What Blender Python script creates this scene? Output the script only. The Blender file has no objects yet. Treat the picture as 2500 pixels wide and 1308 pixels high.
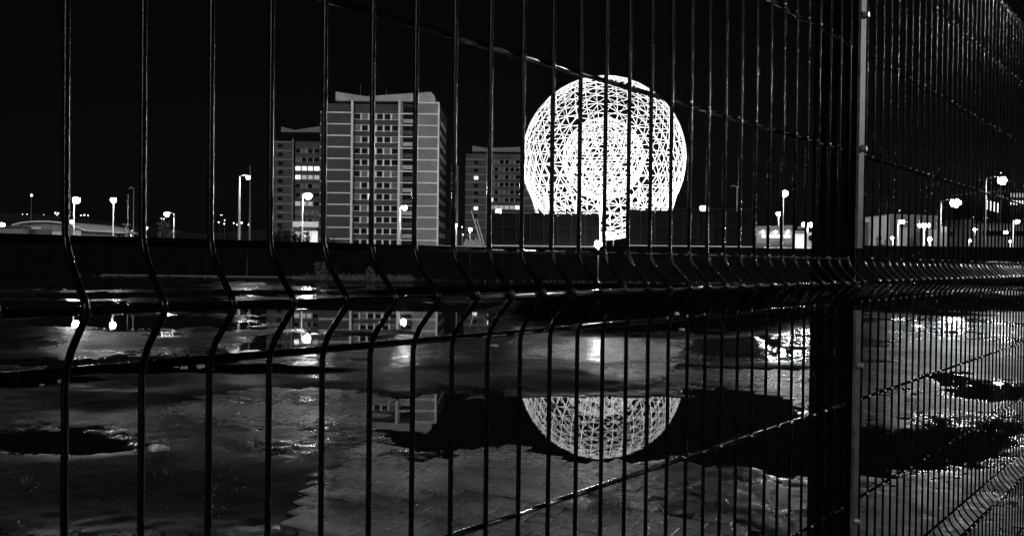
import bpy, bmesh, math, random
import numpy as np
from mathutils import Vector, Matrix

random.seed(7)
rng = np.random.default_rng(7)
SC = bpy.context.scene
COL = SC.collection

# ---------------------------------------------------------------- camera, sky, sun, exposure
FPX, CX, CY, EYE = 2066.0, 1250.0, 654.0, 1.7
PITCH, ROLL = -math.atan(27 / FPX), 0.012
fwd = Vector((0, math.cos(PITCH), math.sin(PITCH)))
right0 = Vector((1, 0, 0)); up0 = right0.cross(fwd)
right = (right0 * math.cos(ROLL) + up0 * math.sin(ROLL)).normalized()
up = right.cross(fwd).normalized()
EYEV = Vector((0, 0, EYE))
cd = bpy.data.cameras.new('camera'); cam = bpy.data.objects.new('camera', cd); COL.objects.link(cam)
cd.sensor_width = 36; cd.lens = FPX / 2500 * 36; cd.clip_start = 0.05; cd.clip_end = 8000
R3 = Matrix((right, up, -fwd)).transposed()
cam.matrix_world = Matrix.Translation(EYEV) @ R3.to_4x4()
SC.camera = cam

SUN_EL, SUN_AZ = math.radians(21), math.radians(197)          # azimuth clockwise from the view direction
world = bpy.data.worlds.new('World'); SC.world = world; world.use_nodes = True
nt = world.node_tree; nt.nodes.clear()
sky = nt.nodes.new('ShaderNodeTexSky'); sky.sky_type = 'NISHITA'; sky.sun_disc = False
sky.sun_elevation = SUN_EL; sky.sun_rotation = SUN_AZ
bw = nt.nodes.new('ShaderNodeRGBToBW'); bg = nt.nodes.new('ShaderNodeBackground'); wo = nt.nodes.new('ShaderNodeOutputWorld')
nt.links.new(sky.outputs[0], bw.inputs[0]); nt.links.new(bw.outputs[0], bg.inputs[0]); nt.links.new(bg.outputs[0], wo.inputs[0])
bg.inputs[1].default_value = 0.0005
sl = bpy.data.lights.new('sun', 'SUN'); sl.energy = 0.8; sl.angle = math.radians(11); sl.color = (1, 1, 1)
so = bpy.data.objects.new('sun', sl); COL.objects.link(so)
sdir = Vector((math.sin(SUN_AZ) * math.cos(SUN_EL), math.cos(SUN_AZ) * math.cos(SUN_EL), math.sin(SUN_EL)))
so.rotation_euler = sdir.to_track_quat('Z', 'Y').to_euler(); so.location = (20, -20, 30)
SC.view_settings.view_transform = 'Standard'; SC.view_settings.look = 'None'
SC.view_settings.exposure = 0.0; SC.view_settings.gamma = 1.0; SC.view_settings.use_curve_mapping = False
SC.render.engine = 'CYCLES'
SC.cycles.use_denoising = True
SC.cycles.max_bounces = 6; SC.cycles.diffuse_bounces = 2; SC.cycles.glossy_bounces = 4
SC.cycles.sample_clamp_indirect = 6.0; SC.cycles.caustics_reflective = False; SC.cycles.caustics_refractive = False

# ---------------------------------------------------------------- helpers
def P(px, py, Y):
    """World point seen at photo pixel (px, py) at distance Y along the view."""
    d = fwd + right * ((px - CX) / FPX) + up * ((CY - py) / FPX)
    return EYEV + d * (Y / d.y)
def G(px, py, z=0.0):
    """Ground point seen at photo pixel."""
    d = fwd + right * ((px - CX) / FPX) + up * ((CY - py) / FPX)
    return EYEV + d * ((z - EYE) / d.z)

def tag(o, label=None, cat=None, group=None, kind=None):
    if label: o['label'] = label
    if cat: o['category'] = cat
    if group: o['group'] = group
    if kind: o['kind'] = kind
    return o

class MB:
    def __init__(s): s.v = []; s.f = []
    def box(s, a, b):
        (x0, y0, z0), (x1, y1, z1) = a, b; n = len(s.v)
        s.v += [(x0,y0,z0),(x1,y0,z0),(x1,y1,z0),(x0,y1,z0),(x0,y0,z1),(x1,y0,z1),(x1,y1,z1),(x0,y1,z1)]
        s.f += [(n,n+3,n+2,n+1),(n+4,n+5,n+6,n+7),(n,n+1,n+5,n+4),(n+1,n+2,n+6,n+5),(n+2,n+3,n+7,n+6),(n+3,n,n+4,n+7)]
        return s
    def tube(s, pts, rad, k=6, cap=True):
        pts = [Vector(p) for p in pts]; m = len(pts)
        if not hasattr(rad, '__len__'): rad = [rad] * m
        n0 = len(s.v)
        t0 = (pts[1] - pts[0]).normalized()
        ref = Vector((0, 0, 1)) if abs(t0.z) < 0.9 else Vector((1, 0, 0))
        for i, p in enumerate(pts):
            t = (pts[min(i + 1, m - 1)] - pts[max(i - 1, 0)]).normalized()
            a = t.cross(ref).normalized(); b = t.cross(a)
            for j in range(k):
                w = 2 * math.pi * j / k
                s.v.append(tuple(p + (a * math.cos(w) + b * math.sin(w)) * rad[i]))
        for i in range(m - 1):
            for j in range(k):
                q = n0 + i * k; j2 = (j + 1) % k
                s.f.append((q + j, q + j2, q + k + j2, q + k + j))
        if cap:
            s.f.append(tuple(n0 + j for j in range(k))[::-1]); s.f.append(tuple(n0 + (m - 1) * k + j for j in range(k)))
        return s
    def prism(s, poly, y0, y1):
        """poly: list of (x, z); extruded along y."""
        n = len(s.v); k = len(poly)
        s.v += [(x, y0, z) for x, z in poly] + [(x, y1, z) for x, z in poly]
        s.f.append(tuple(range(n, n + k))); s.f.append(tuple(range(n + 2 * k - 1, n + k - 1, -1)))
        for i in range(k):
            j = (i + 1) % k; s.f.append((n + i, n + k + i, n + k + j, n + j))
        return s
    def ball(s, c, r, nu=8, nv=6, sc=(1, 1, 1)):
        n = len(s.v); c = Vector(c)
        s.v.append((c.x, c.y, c.z + r * sc[2]))
        for i in range(1, nv):
            th = math.pi * i / nv
            for j in range(nu):
                ph = 2 * math.pi * j / nu
                s.v.append((c.x + r*sc[0]*math.sin(th)*math.cos(ph), c.y + r*sc[1]*math.sin(th)*math.sin(ph), c.z + r*sc[2]*math.cos(th)))
        s.v.append((c.x, c.y, c.z - r * sc[2]))
        for j in range(nu):
            s.f.append((n, n + 1 + j, n + 1 + (j + 1) % nu))
            for i in range(nv - 2):
                a = n + 1 + i * nu; s.f.append((a + j, a + nu + j, a + nu + (j + 1) % nu, a + (j + 1) % nu))
            a = n + 1 + (nv - 2) * nu; s.f.append((a + j, len(s.v) - 1, a + (j + 1) % nu))
        return s
    def mesh(s, name, mat=None):
        me = bpy.data.meshes.new(name); me.from_pydata(s.v, [], s.f); me.validate()
        bm = bmesh.new(); bm.from_mesh(me); bmesh.ops.recalc_face_normals(bm, faces=bm.faces); bm.to_mesh(me); bm.free()
        if mat: me.materials.append(mat)
        return me
    def build(s, name, mat, parent=None, smooth=False):
        o = link(name, s.mesh(name, mat), parent)
        if smooth:
            for p in o.data.polygons: p.use_smooth = True
        return o

def link(name, me, parent=None, loc=None):
    o = bpy.data.objects.new(name, me); COL.objects.link(o)
    if parent: o.parent = parent
    if loc is not None: o.location = loc
    return o
def empty(name, loc=(0, 0, 0), rz=0, label=None, cat=None, group=None):
    o = bpy.data.objects.new(name, None); COL.objects.link(o); o.location = loc; o.rotation_euler.z = rz
    o.empty_display_size = 0.3
    return tag(o, label, cat, group)
def copy_tree(o, parent=None):
    c = o.copy(); COL.objects.link(c); c.parent = parent
    for ch in list(o.children): copy_tree(ch, c)
    return c

# ---------------------------------------------------------------- materials
MATS = {}
def mat(name, v, rough=0.6, var=0.25, scale=6.0, bump=0.0, metal=0.0, spec=0.5, emit=0.0, coord='Object', bscale=None, ior=None):
    if name in MATS: return MATS[name]
    m = bpy.data.materials.new(name); m.use_nodes = True; n = m.node_tree; b = n.nodes['Principled BSDF']
    tc = n.nodes.new('ShaderNodeTexCoord'); nz = n.nodes.new('ShaderNodeTexNoise')
    nz.inputs['Scale'].default_value = scale; nz.inputs['Detail'].default_value = 6; nz.inputs['Roughness'].default_value = 0.65
    n.links.new(tc.outputs[coord], nz.inputs['Vector'])
    mr = n.nodes.new('ShaderNodeMapRange'); mr.inputs['From Min'].default_value = 0.3; mr.inputs['From Max'].default_value = 0.7
    mr.inputs['To Min'].default_value = v * (1 - var); mr.inputs['To Max'].default_value = v * (1 + var)
    n.links.new(nz.outputs['Fac'], mr.inputs['Value']); n.links.new(mr.outputs[0], b.inputs['Base Color'])
    b.inputs['Roughness'].default_value = rough; b.inputs['Metallic'].default_value = metal
    b.inputs['Specular IOR Level'].default_value = spec
    if ior: b.inputs['IOR'].default_value = ior
    if emit:
        b.inputs['Emission Color'].default_value = (1, 1, 1, 1); b.inputs['Emission Strength'].default_value = emit
    if bump:
        n2 = n.nodes.new('ShaderNodeTexNoise'); n2.inputs['Scale'].default_value = bscale or scale * 8; n2.inputs['Detail'].default_value = 4
        n.links.new(tc.outputs[coord], n2.inputs['Vector'])
        bp = n.nodes.new('ShaderNodeBump'); bp.inputs['Strength'].default_value = 1.0; bp.inputs['Distance'].default_value = bump
        n.links.new(n2.outputs['Fac'], bp.inputs['Height']); n.links.new(bp.outputs[0], b.inputs['Normal'])
    MATS[name] = m; return m

M_WIRE = mat('black_coated_wire', 0.003, 0.16, 0.3, 60, bump=0.00025, spec=0.12, bscale=350)
M_WIREH = mat('glossy_black_wire', 0.004, 0.14, 0.3, 60, spec=0.42)
M_POST = mat('black_coated_post', 0.005, 0.7, 0.3, 30, spec=0.0)
M_CLAMP = mat('galvanised_clamp', 0.07, 0.6, 0.7, 45, spec=.12)
M_GLINT = mat('glint_bead', 0.55, 0.45, 0.3, 200, metal=0.7)  # bright metal for beads that stand in for highlights on the wires
M_BOLT = mat('zinc_bolt', 0.16, 0.35, 0.2, 40, metal=0.3)
M_LAMP = mat('lamp_glass', 0.8, 0.3, 0, 1, emit=260)
M_LAMP2 = mat('dimmer_lamp_glass', 0.8, 0.3, 0, 1, emit=70)
M_DOT = mat('distant_lamp_glass', 0.8, 0.3, 0, 1, emit=6)
M_POLE = mat('galvanised_pole', 0.42, 0.5, 0.2, 2)
M_DPOLE = mat('dull_pole', 0.12, 0.6, 0.2, 2)
M_SHELL = mat('lamp_housing', 0.2, 0.5, 0.1, 3)
M_STEEL = mat('white_painted_steel', 0.8, 0.45, 0.05, 3)
M_CONC = mat('dark_concrete', 0.005, 0.9, 0.5, 1.2, bump=0.01, spec=0.05)
M_COPE = mat('pale_coping', 0.10, 0.7, 0.4, 2)
M_RAIL = mat('pale_rail', 0.75, 0.5, 0.15, 1)
M_HOARD = mat('dark_hoarding', 0.008, 0.8, 0.6, 0.8, spec=0.1)
M_HFRAME = mat('dark_hoarding_rail', 0.018, 0.7, 0.3, 2, spec=0.1)
M_GLASS = mat('dark_window_glass', 0.01, 0.12, 0.3, 2)
M_GLASSB = mat('curtained_window_glass', 0.10, 0.4, 0.5, 1.2)
M_LIT = mat('lit_window', 0.6, 0.5, 0.2, 1, emit=1.4)
M_LITD = mat('dim_lit_window', 0.4, 0.5, 0.2, 1, emit=0.28)
M_WHITE = mat('white_render_trim', 0.85, 0.7, 0.1, 1)
M_BRICKD = mat('dark_brick', 0.07, 0.9, 0.2, 0.5)
M_BRICKL = mat('lit_tone_brick', 0.24, 0.9, 0.2, 0.35)  # same brick; the light on the right bay is put into its colour
M_CANOPY = mat('grey_roof_concrete', 0.42, 0.8, 0.25, 0.3)
M_FARB = mat('far_brick', 0.10, 0.9, 0.25, 0.3)
M_FART = mat('far_trim', 0.34, 0.8, 0.2, 1)
M_FARW = mat('far_window_trim', 0.25, 0.8, 0.3, 1)
M_HILL = mat('hill_earth', 0.01, 1.0, 0.4, 0.01)
M_LEAFD = mat('dark_leaves', 0.02, 0.7, 0.5, 2)  # shade of the silhouetted trees is put into this leaf colour
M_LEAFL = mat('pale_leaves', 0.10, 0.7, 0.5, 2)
M_BARK = mat('bark', 0.05, 0.9, 0.3, 5)
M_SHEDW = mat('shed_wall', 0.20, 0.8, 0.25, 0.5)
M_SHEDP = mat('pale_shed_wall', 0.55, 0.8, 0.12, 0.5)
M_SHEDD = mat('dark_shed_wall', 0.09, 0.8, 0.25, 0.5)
M_STONE = mat('pale_stone', 0.30, 0.8, 0.4, 20, bump=0.01)
M_GRIT = mat('grit', 0.10, 0.35, 0.5, 30)
M_WEED = mat('weed_blades', 0.07, 0.6, 0.4, 20)
M_PLAST = mat('clear_plastic', 0.4, 0.15, 0.1, 20)
M_SOIL = mat('heap_rubble', 0.45, 0.9, 0.4, 2, bump=0.1)

# ---------------------------------------------------------------- noise
def vnoise(x, y, seed=0):
    xi = np.floor(x).astype(np.int64); yi = np.floor(y).astype(np.int64); xf = x - xi; yf = y - yi
    def h(a, b):
        n = (a * 374761393 + b * 668265263 + seed * 982451653) & 0xffffffff
        n = ((n ^ (n >> 13)) * 1274126177) & 0xffffffff
        return ((n ^ (n >> 16)) & 0xffff) / 65535.0
    u = xf * xf * (3 - 2 * xf); v = yf * yf * (3 - 2 * yf)
    return (h(xi, yi) * (1 - u) + h(xi + 1, yi) * u) * (1 - v) + (h(xi, yi + 1) * (1 - u) + h(xi + 1, yi + 1) * u) * v
def fbm(x, y, oct=4, seed=0):
    s = 0; a = 0.5; t = 0
    for i in range(oct):
        s = s + a * vnoise(x * 2 ** i + 17.3 * i, y * 2 ** i - 9.1 * i, seed + i); t += a; a *= 0.5
    return s / t - 0.5
def sstep(a, b, x):
    t = np.clip((x - a) / (b - a), 0, 1); return t * t * (3 - 2 * t)

# ---------------------------------------------------------------- ground: wet lot with puddles
Rinv = np.array([list(right), list(up), list(fwd)])
def to_px(X, Y, Z=0.0):
    q = np.stack([X, Y, np.zeros_like(X) + Z - EYE], -1) @ Rinv.T
    w = np.maximum(q[..., 2], 0.3)
    return CX + FPX * q[..., 0] / w, CY - FPX * q[..., 1] / w
# (centre x, centre y, half width, half height, depth) of the hollows in which water stands
PUD = [(1450,1015,285,108,.06),(1330,990,110,48,.04),(1600,995,90,50,.05),(1120,1030,190,58,.045),(1760,1040,170,95,.05),(1900,1085,110,85,.045),(1010,1012,80,30,.022),
       (2260,1095,200,62,.03),(2430,955,140,26,.035),(2310,925,60,18,.03),(2110,1100,120,70,.03),(1910,845,34,34,.025),
       (70,1078,290,30,.024),
       (950,775,330,40,.05),(760,832,170,15,.035),(600,752,130,16,.04),(1180,748,110,15,.03),(640,715,220,9,.04),(330,787,260,17,.04),
       (230,700,240,7,.05),(260,720,230,8,.05),(130,745,260,8,.05),(560,795,110,9,.03),(180,885,420,12,.03),(700,845,180,8,.03),(60,835,150,14,.02),
       (1120,695,160,7,.03),(820,700,120,6,.03),(2420,725,70,8,.04),(2300,800,120,10,.015)]
# banks that stay dry: (cx, cy, hw, hh, height)
DRY = [(1600,765,420,50,.06),(2250,745,330,22,.07),(900,812,120,8,.05),(1480,925,420,30,.03),(620,940,600,45,.035),(1300,1190,230,60,.03),(980,1200,200,40,.02)]
WETP = [(1480,858,235,34,1.0),(1910,850,70,60,.6),(2330,850,120,35,.45),(2350,940,120,40,.7),(215,1065,70,30,.9),(720,1165,130,16,.6),(200,1195,260,26,.5),(1450,1110,260,28,.7),(1870,980,90,22,.6),(2400,760,100,20,.5)]
def height(X, Y):
    px, py = to_px(X, Y)
    far = np.clip(Y / 25, 0.2, 3.0)
    wx = px + 85 * fbm(X * 0.9, Y * 0.9, 5, 3) * 2 + 40 * fbm(X * 5, Y * 5, 3, 8)
    wy = py + (18 * fbm(X * 0.8 + 40, Y * 0.8, 5, 5) + 16 * fbm(X * 3, Y * 3, 4, 25)) * np.clip((py - 640) / 260, 0.12, 1.3) * 2
    h = 0.014 + 0.030 * fbm(X * 0.35, Y * 0.35, 4, 11) + 0.016 * fbm(X * 1.7, Y * 1.7, 4, 12) + 0.016 * fbm(X * 7, Y * 7, 4, 13) + 0.030 * np.clip((Y - 16) / 16, 0, 1.3) * fbm(X * 1.3, Y * 1.9, 4, 15)
    dip = np.zeros_like(X)
    for cx, cy, rx, ry, d in PUD:
        r = np.sqrt(((wx - cx) / rx) ** 2 + ((wy - cy) / ry) ** 2)
        dip = np.maximum(dip, d * (1 - sstep(0.35, 1.35, r)) * (np.where((wx > 1230) & (wx < 1700) & (cy > 980) & (ry > 45), sstep(966 + 3 * np.sin(px * .05), 977, py), 1)))
    rise = np.zeros_like(X)
    for cx, cy, rx, ry, d in DRY:
        r = np.sqrt(((wx - cx) / rx) ** 2 + ((wy - cy) / ry) ** 2)
        rise = np.maximum(rise, d * (1 - sstep(0.6, 1.1, r)))
    inv = (px > -400) & (px < 2900) & (Y > 4.0)
    h = np.where(inv, h - dip * (1 + 0.0 * far) + rise, 0.03 + h)
    return h
PV_ANG = math.radians(-28)
def paved(X, Y):
    """Where the block paving lies bare (1) or is buried in silt (0)."""
    px, py = to_px(X, Y)
    m = 0.0
    for cx, cy, rx, ry in [(1290,1225,330,150),(720,1000,300,46),(950,1260,260,90),(1640,1300,220,40),(1000,1170,220,50),(1850,930,220,50)]:
        r = np.sqrt(((px - cx) / rx) ** 2 + ((py - cy) / ry) ** 2)
        m = np.maximum(m, 1 - sstep(0.75, 1.2, r))
    return np.maximum(m, .5 * sstep(1000, 1060, py) * sstep(380, 800, px) * (.6 + 1.6 * fbm(X * .7, Y * .7, 3, 88)))

rows = np.concatenate([np.linspace(-6, 2.6, 10), np.geomspace(3.0, 61.6, 680)])
tt = np.concatenate([np.linspace(-1.6, -0.72, 12), np.linspace(-0.70, 0.70, 540), np.linspace(0.72, 1.6, 12)])
YY, TT = np.meshgrid(rows, tt, indexing='ij')
XX = TT * np.maximum(YY, 3.0) * 1.0
ZZ = height(XX, YY)
pv = paved(XX, YY) * (YY < 13.5) * (YY > 3.2)
silt = 0.016 * fbm(XX * 2.3, YY * 2.3, 5, 31) + 0.006 * fbm(XX * 12, YY * 12, 3, 33)
ZG = ZZ + np.where(pv > 0.02, -0.017 * pv + silt * 0.75, 0.0)
nr, nc = YY.shape
verts = np.stack([XX, YY, ZG], -1).reshape(-1, 3)
idx = np.arange(nr * nc).reshape(nr, nc)
quads = np.stack([idx[:-1, :-1], idx[:-1, 1:], idx[1:, 1:], idx[1:, :-1]], -1).reshape(-1, 4)
me = bpy.data.meshes.new('wet_yard')
me.vertices.add(len(verts)); me.vertices.foreach_set('co', verts.ravel())
me.loops.add(quads.size); me.loops.foreach_set('vertex_index', quads.ravel())
me.polygons.add(len(quads)); me.polygons.foreach_set('loop_start', np.arange(0, quads.size, 4)); me.polygons.foreach_set('loop_total', np.full(len(quads), 4))
me.update(); me.validate()
me.polygons.foreach_set('use_smooth', np.ones(len(quads), dtype=bool))
pxg, pyg = to_px(XX, YY)
wet = 0.45 + 2.0 * fbm(XX * 0.45, YY * 0.45, 5, 41) + 0.25 * (YY > 14)
for cx, cy, rx, ry, d in WETP:
    r = np.sqrt(((pxg - cx + 50 * fbm(XX, YY * .6, 4, 51)) / rx) ** 2 + ((pyg - cy + 14 * fbm(XX * 1.3, YY * .8, 4, 52)) / ry) ** 2)
    wet = np.maximum(wet, d * (1 - sstep(0.6, 1.15, r)))
damp = 1 - sstep(0.0, 0.030 + 0.02 * fbm(XX * 3, YY * 3, 3, 91), ZG)
wet = np.maximum(wet * .85, 0.8 * damp)
soil = np.zeros_like(XX)
for cx, cy, rx, ry in [(1620, 762, 420, 62), (2260, 742, 340, 30), (1500, 715, 700, 26), (80, 935, 200, 18), (500, 905, 400, 14)]:
    r = np.sqrt(((pxg - cx) / rx) ** 2 + ((pyg + 26 * fbm(XX * 1.1, YY * 1.1, 4, 61) - cy) / ry) ** 2)
    soil = np.maximum(soil, 1 - sstep(0.85, 1.1, r))
pat = np.zeros_like(XX)
for cx, cy, rx, ry in [(1110,897,120,20),(1350,940,170,24),(1820,905,120,22),(330,935,200,20),(240,985,200,18),(640,965,220,20),(800,950,160,22),(450,1200,760,95),(1000,1215,230,55),(545,1020,110,24)]:
    r = np.sqrt(((pxg + 120 * fbm(XX * .8, YY * .8, 4, 72) - cx) / rx) ** 2 + ((pyg + 40 * fbm(XX * 1.3, YY * 1.3, 4, 71) - cy) / ry) ** 2)
    pat = np.maximum(pat, .75 * (1 - sstep(0.2, 1.3, r)))
soil = np.maximum(soil, pat)
for nm, arr in (('wet', np.clip(wet, 0, 1)), ('soil', soil), ('damp', damp)):
    at = me.attributes.new(nm, 'FLOAT', 'POINT'); at.data.foreach_set('value', arr.ravel().astype(np.float32))

def ground_mat(name, v0, v1, r_dry, r_wet, bump, use_soil=True, obj=False):
    m = bpy.data.materials.new(name); m.use_nodes = True; n = m.node_tree; N = n.nodes; L = n.links; b = N['Principled BSDF']
    tc = N.new('ShaderNodeNewGeometry')
    def noise(sc, det=5, r=0.6):
        z = N.new('ShaderNodeTexNoise'); z.inputs['Scale'].default_value = sc; z.inputs['Detail'].default_value = det; z.inputs['Roughness'].default_value = r
        L.new(tc.outputs['Position'], z.inputs['Vector']); return z.outputs['Fac']
    def mr(s, a, b_, c, d):
        z = N.new('ShaderNodeMapRange'); z.inputs[1].default_value = a; z.inputs[2].default_value = b_; z.inputs[3].default_value = c; z.inputs[4].default_value = d
        L.new(s, z.inputs[0]); return z.outputs[0]
    def mth(op, a, b_):
        z = N.new('ShaderNodeMath'); z.operation = op
        for i, q in enumerate((a, b_)):
            if hasattr(q, 'default_value'): L.new(q, z.inputs[i])
            else: z.inputs[i].default_value = q
        return z.outputs[0]
    c1 = mr(noise(1.3), 0.3, 0.7, v0, v1); c2 = mr(noise(35, 3), 0.3, 0.7, 0.7, 1.3)
    c = mth('MULTIPLY', c1, c2)
    if not use_soil:
        st = mr(noise(0.55, 6, 0.6), 0.38, 0.62, 0.42, 1.0); c = mth('MULTIPLY', c, st)
        L.new(mth('MULTIPLY', st, 0.75), b.inputs['Specular IOR Level'])
    if obj:
        oi = N.new('ShaderNodeObjectInfo'); c = mth('MULTIPLY', c, mr(oi.outputs['Random'], 0, 1, 0.65, 1.35)); wv = mr(noise(0.9, 5), 0.35, 0.65, 0.0, 0.8)
    else:
        wa = N.new('ShaderNodeAttribute'); wa.attribute_name = 'wet'; wv = wa.outputs['Fac']
    if use_soil:
        sa = N.new('ShaderNodeAttribute'); sa.attribute_name = 'soil'; keep = mr(sa.outputs['Fac'], 0, 1, 1.0, 0.12)
        c = mth('MULTIPLY', c, keep)
        da = N.new('ShaderNodeAttribute'); da.attribute_name = 'damp'; c = mth('MULTIPLY', c, mr(da.outputs['Fac'], 0, 1, 1.0, 0.22))
        L.new(mth('MULTIPLY', mr(wv, 0.1, 0.9, 0.22, 0.8), mr(sa.outputs['Fac'], 0, 1, 1.0, 0.0)), b.inputs['Specular IOR Level'])
    L.new(c, b.inputs['Base Color'])
    rr = mr(wv, 0, 1, r_dry, r_wet)
    if use_soil: rr = mth('MINIMUM', 1.0, mth('ADD', rr, sa.outputs['Fac']))
    rr = mth('ADD', rr, mr(noise(14, 4), 0.3, 0.7, -0.06, 0.08))
    L.new(mth('MAXIMUM', rr, 0.06), b.inputs['Roughness'])
    bp = N.new('ShaderNodeBump'); bp.inputs['Distance'].default_value = bump; bp.inputs['Strength'].default_value = 1
    hh = mth('ADD', noise(70, 4, 0.7), mth('MULTIPLY', noise(14, 4), 1.5)); L.new(hh, bp.inputs['Height']); L.new(mr(wv, 0.3, 1, 1.0, 0.12), bp.inputs['Strength']); L.new(bp.outputs[0], b.inputs['Normal'])
    return m
M_YARD = ground_mat('wet_silt_and_concrete', 0.005, 0.030, 0.62, 0.10, 0.0020)
M_BLOCK = ground_mat('paving_block', 0.11, 0.30, 0.34, 0.2, 0.0022, use_soil=False, obj=True)
me.materials.append(M_YARD)
yard = link('wet_yard', me); tag(yard, 'wet silty yard surface behind the mesh fence', None, None, 'structure')

# standing water, one level sheet; the yard rises out of it
M_WATER = bpy.data.materials.new('puddle_water'); M_WATER.use_nodes = True
_n = M_WATER.node_tree; _b = _n.nodes['Principled BSDF']; _b.inputs['Base Color'].default_value = (.006,.006,.006,1); _b.inputs['Roughness'].default_value = 0.012; _b.inputs['IOR'].default_value = 1.36
_g = _n.nodes.new('ShaderNodeNewGeometry'); _z = _n.nodes.new('ShaderNodeTexNoise'); _z.inputs['Scale'].default_value = 7; _z.inputs['Detail'].default_value = 2
_p = _n.nodes.new('ShaderNodeBump'); _p.inputs['Distance'].default_value = 0.00015; _n.links.new(_g.outputs['Position'], _z.inputs['Vector'])
_n.links.new(_z.outputs['Fac'], _p.inputs['Height']); _n.links.new(_p.outputs[0], _b.inputs['Normal'])
w = MB(); w.v = [(-5,3.1,0),(5,3.1,0),(97,61.5,0),(-97,61.5,0)]; w.f = [(0,1,2,3)]
tag(w.build('puddle_water', M_WATER), 'still rainwater standing in the puddles of the yard', None, None, 'structure')

# wide land sheet to the horizon
g = MB(); S = 4000; g.v = [(-S,-S,-.12),(S,-S,-.12),(S,S,-.12),(-S,S,-.12)]; g.f = [(0,1,2,3)]
tag(g.build('ground', mat('dark_land', 0.03, 0.9, 0.4, 0.05, coord='Object')), 'dark land around the yard and the road', None, None, 'structure')

# block paving: bare where the silt has washed off
BL, BW, BJ = 0.262, 0.198, 0.012
ca, sa_ = math.cos(PV_ANG), math.sin(PV_ANG)
cand = []
for r in range(-90, 110):
    for c in range(-70, 70):
        u = (c + (0.5 if r % 2 else 0)) * BL; v = r * BW
        x = u * ca - v * sa_; y = 8.0 + u * sa_ + v * ca
        if 4.2 < y < 13.0 and abs(x) < 0.66 * y + 0.3: cand.append((x, y))
cand = np.array(cand)
pm = paved(cand[:, 0], cand[:, 1]); hb = height(cand[:, 0], cand[:, 1])
keep = (pm > 0.25) & (hb > -0.012)
cand = cand[keep]; hb = hb[keep]; pm = pm[keep]
def block_mesh():
    a, b, t, e = BL / 2 - BJ / 2, BW / 2 - BJ / 2, 0.0, 0.003
    m = MB()
    m.v = [(-a,-b,-.05),(a,-b,-.05),(a,b,-.05),(-a,b,-.05),(-a,-b,t-e),(a,-b,t-e),(a,b,t-e),(-a,b,t-e),(-a+e,-b+e,t),(a-e,-b+e,t),(a-e,b-e,t),(-a+e,b-e,t)]
    m.f = [(8,9,10,11)] + [(i, (i+1)%4, 4+(i+1)%4, 4+i) for i in range(4)] + [(4+i, 4+(i+1)%4, 8+(i+1)%4, 8+i) for i in range(4)]
    return m
bme = block_mesh().mesh('paving_block', M_BLOCK)
pxb, pyb = to_px(cand[:, 0], cand[:, 1])
vis = (pxb > -30) & (pxb < 2530) & (pyb < 1330)
order = np.argsort(cand[:, 1] + np.where(vis, 0, 100))
rest = MB(); base = block_mesh()
for k, i in enumerate(order):
    x, y = cand[i]; z = hb[i] - .014 * (1 - float(sstep(.25, .75, pm[i]))) + random.uniform(-.0012, .0012) + 0.001
    rx, ry, rz = random.gauss(0, .004), random.gauss(0, .004), PV_ANG + random.gauss(0, .012)
    if k < 300:
        o = link('paving_block', bme, yard, (x, y, z)); o.rotation_euler = (rx, ry, rz)
    else:
        Mx = Matrix.Translation((x, y, z)) @ Matrix.Rotation(rz, 4, 'Z') @ Matrix.Rotation(rx, 4, 'X')
        n = len(rest.v); rest.v += [tuple(Mx @ Vector(q)) for q in base.v]; rest.f += [tuple(n + j for j in f) for f in base.f]
if rest.v:
    M_BLOCK2 = ground_mat('far_paving_blocks', 0.08, 0.17, 0.55, 0.28, 0.003, use_soil=False); 
    ro = rest.build('far_paving_blocks', M_BLOCK, yard); tag(ro, None, None, None, 'stuff')

# ---------------------------------------------------------------- wall, hoarding, rails
WY = 62.0
def wall_run(px0, px1, ytop, label, nbay):
    x0 = P(px0, 600, WY).x; x1 = P(px1, 600, WY).x; zt = P((px0 + px1) / 2, ytop, WY).z
    w = empty('concrete_wall', ((x0 + x1) / 2, WY, 0), 0, label, 'wall', 'dark wall along the far side of the yard')
    L = x1 - x0
    for i in range(nbay):
        a = -L / 2 + L * i / nbay; b = -L / 2 + L * (i + 1) / nbay - .02
        MB().box((a, 0, -.1), (b, .3, zt - .12)).build('wall_panel', M_CONC, w)
        MB().box((a, -.04, zt - .12), (b, .34, zt)).build('coping', M_CONC, w)
wall_run(-500, 600, 590, 'long dark wall beyond the puddles on the left, under the curved shed', 14)
wall_run(604, 1460, 601, 'dark wall in front of the tall tower block with a pale rail over it', 11)
wall_run(1464, 2090, 604, 'dark wall under the black hoarding and the lit shop', 8)
wall_run(2094, 3300, 606, 'dark wall right of the fence post, below the pale buildings', 14)
def rail(px0, px1, py, Y, label, posts=8, lit=M_RAIL, h=0.10):
    x0 = P(px0, py, Y).x; x1 = P(px1, py, Y).x; z0, z1 = P(px0, py, Y).z, P(px1, py, Y).z; z = (z0 + z1) / 2
    e = empty('guard_rail', ((x0 + x1) / 2, Y, 0), 0, label, 'guard rail', 'pale guard rails along the wall top')
    L = (x1 - x0) / 2
    MB().box((-L, -.04, z - h), (L, .04, z)).build('rail_beam', lit, e)
    for i in range(posts):
        x = -L + 2 * L * (i + .5) / posts
        MB().box((x - .05, .05, -.1), (x + .05, .15, z - .02)).build('rail_post', M_DPOLE, e)
rail(635, 1193, 597.5, 64, 'pale guard rail in front of the tall tower block', 9)
rail(1196, 1455, 599, 66, 'pale guard rail at the foot of the left black hoarding', 5)
rail(1530, 1840, 599.5, 66, 'pale guard rail at the foot of the right black hoarding', 6, h=.07)

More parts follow.
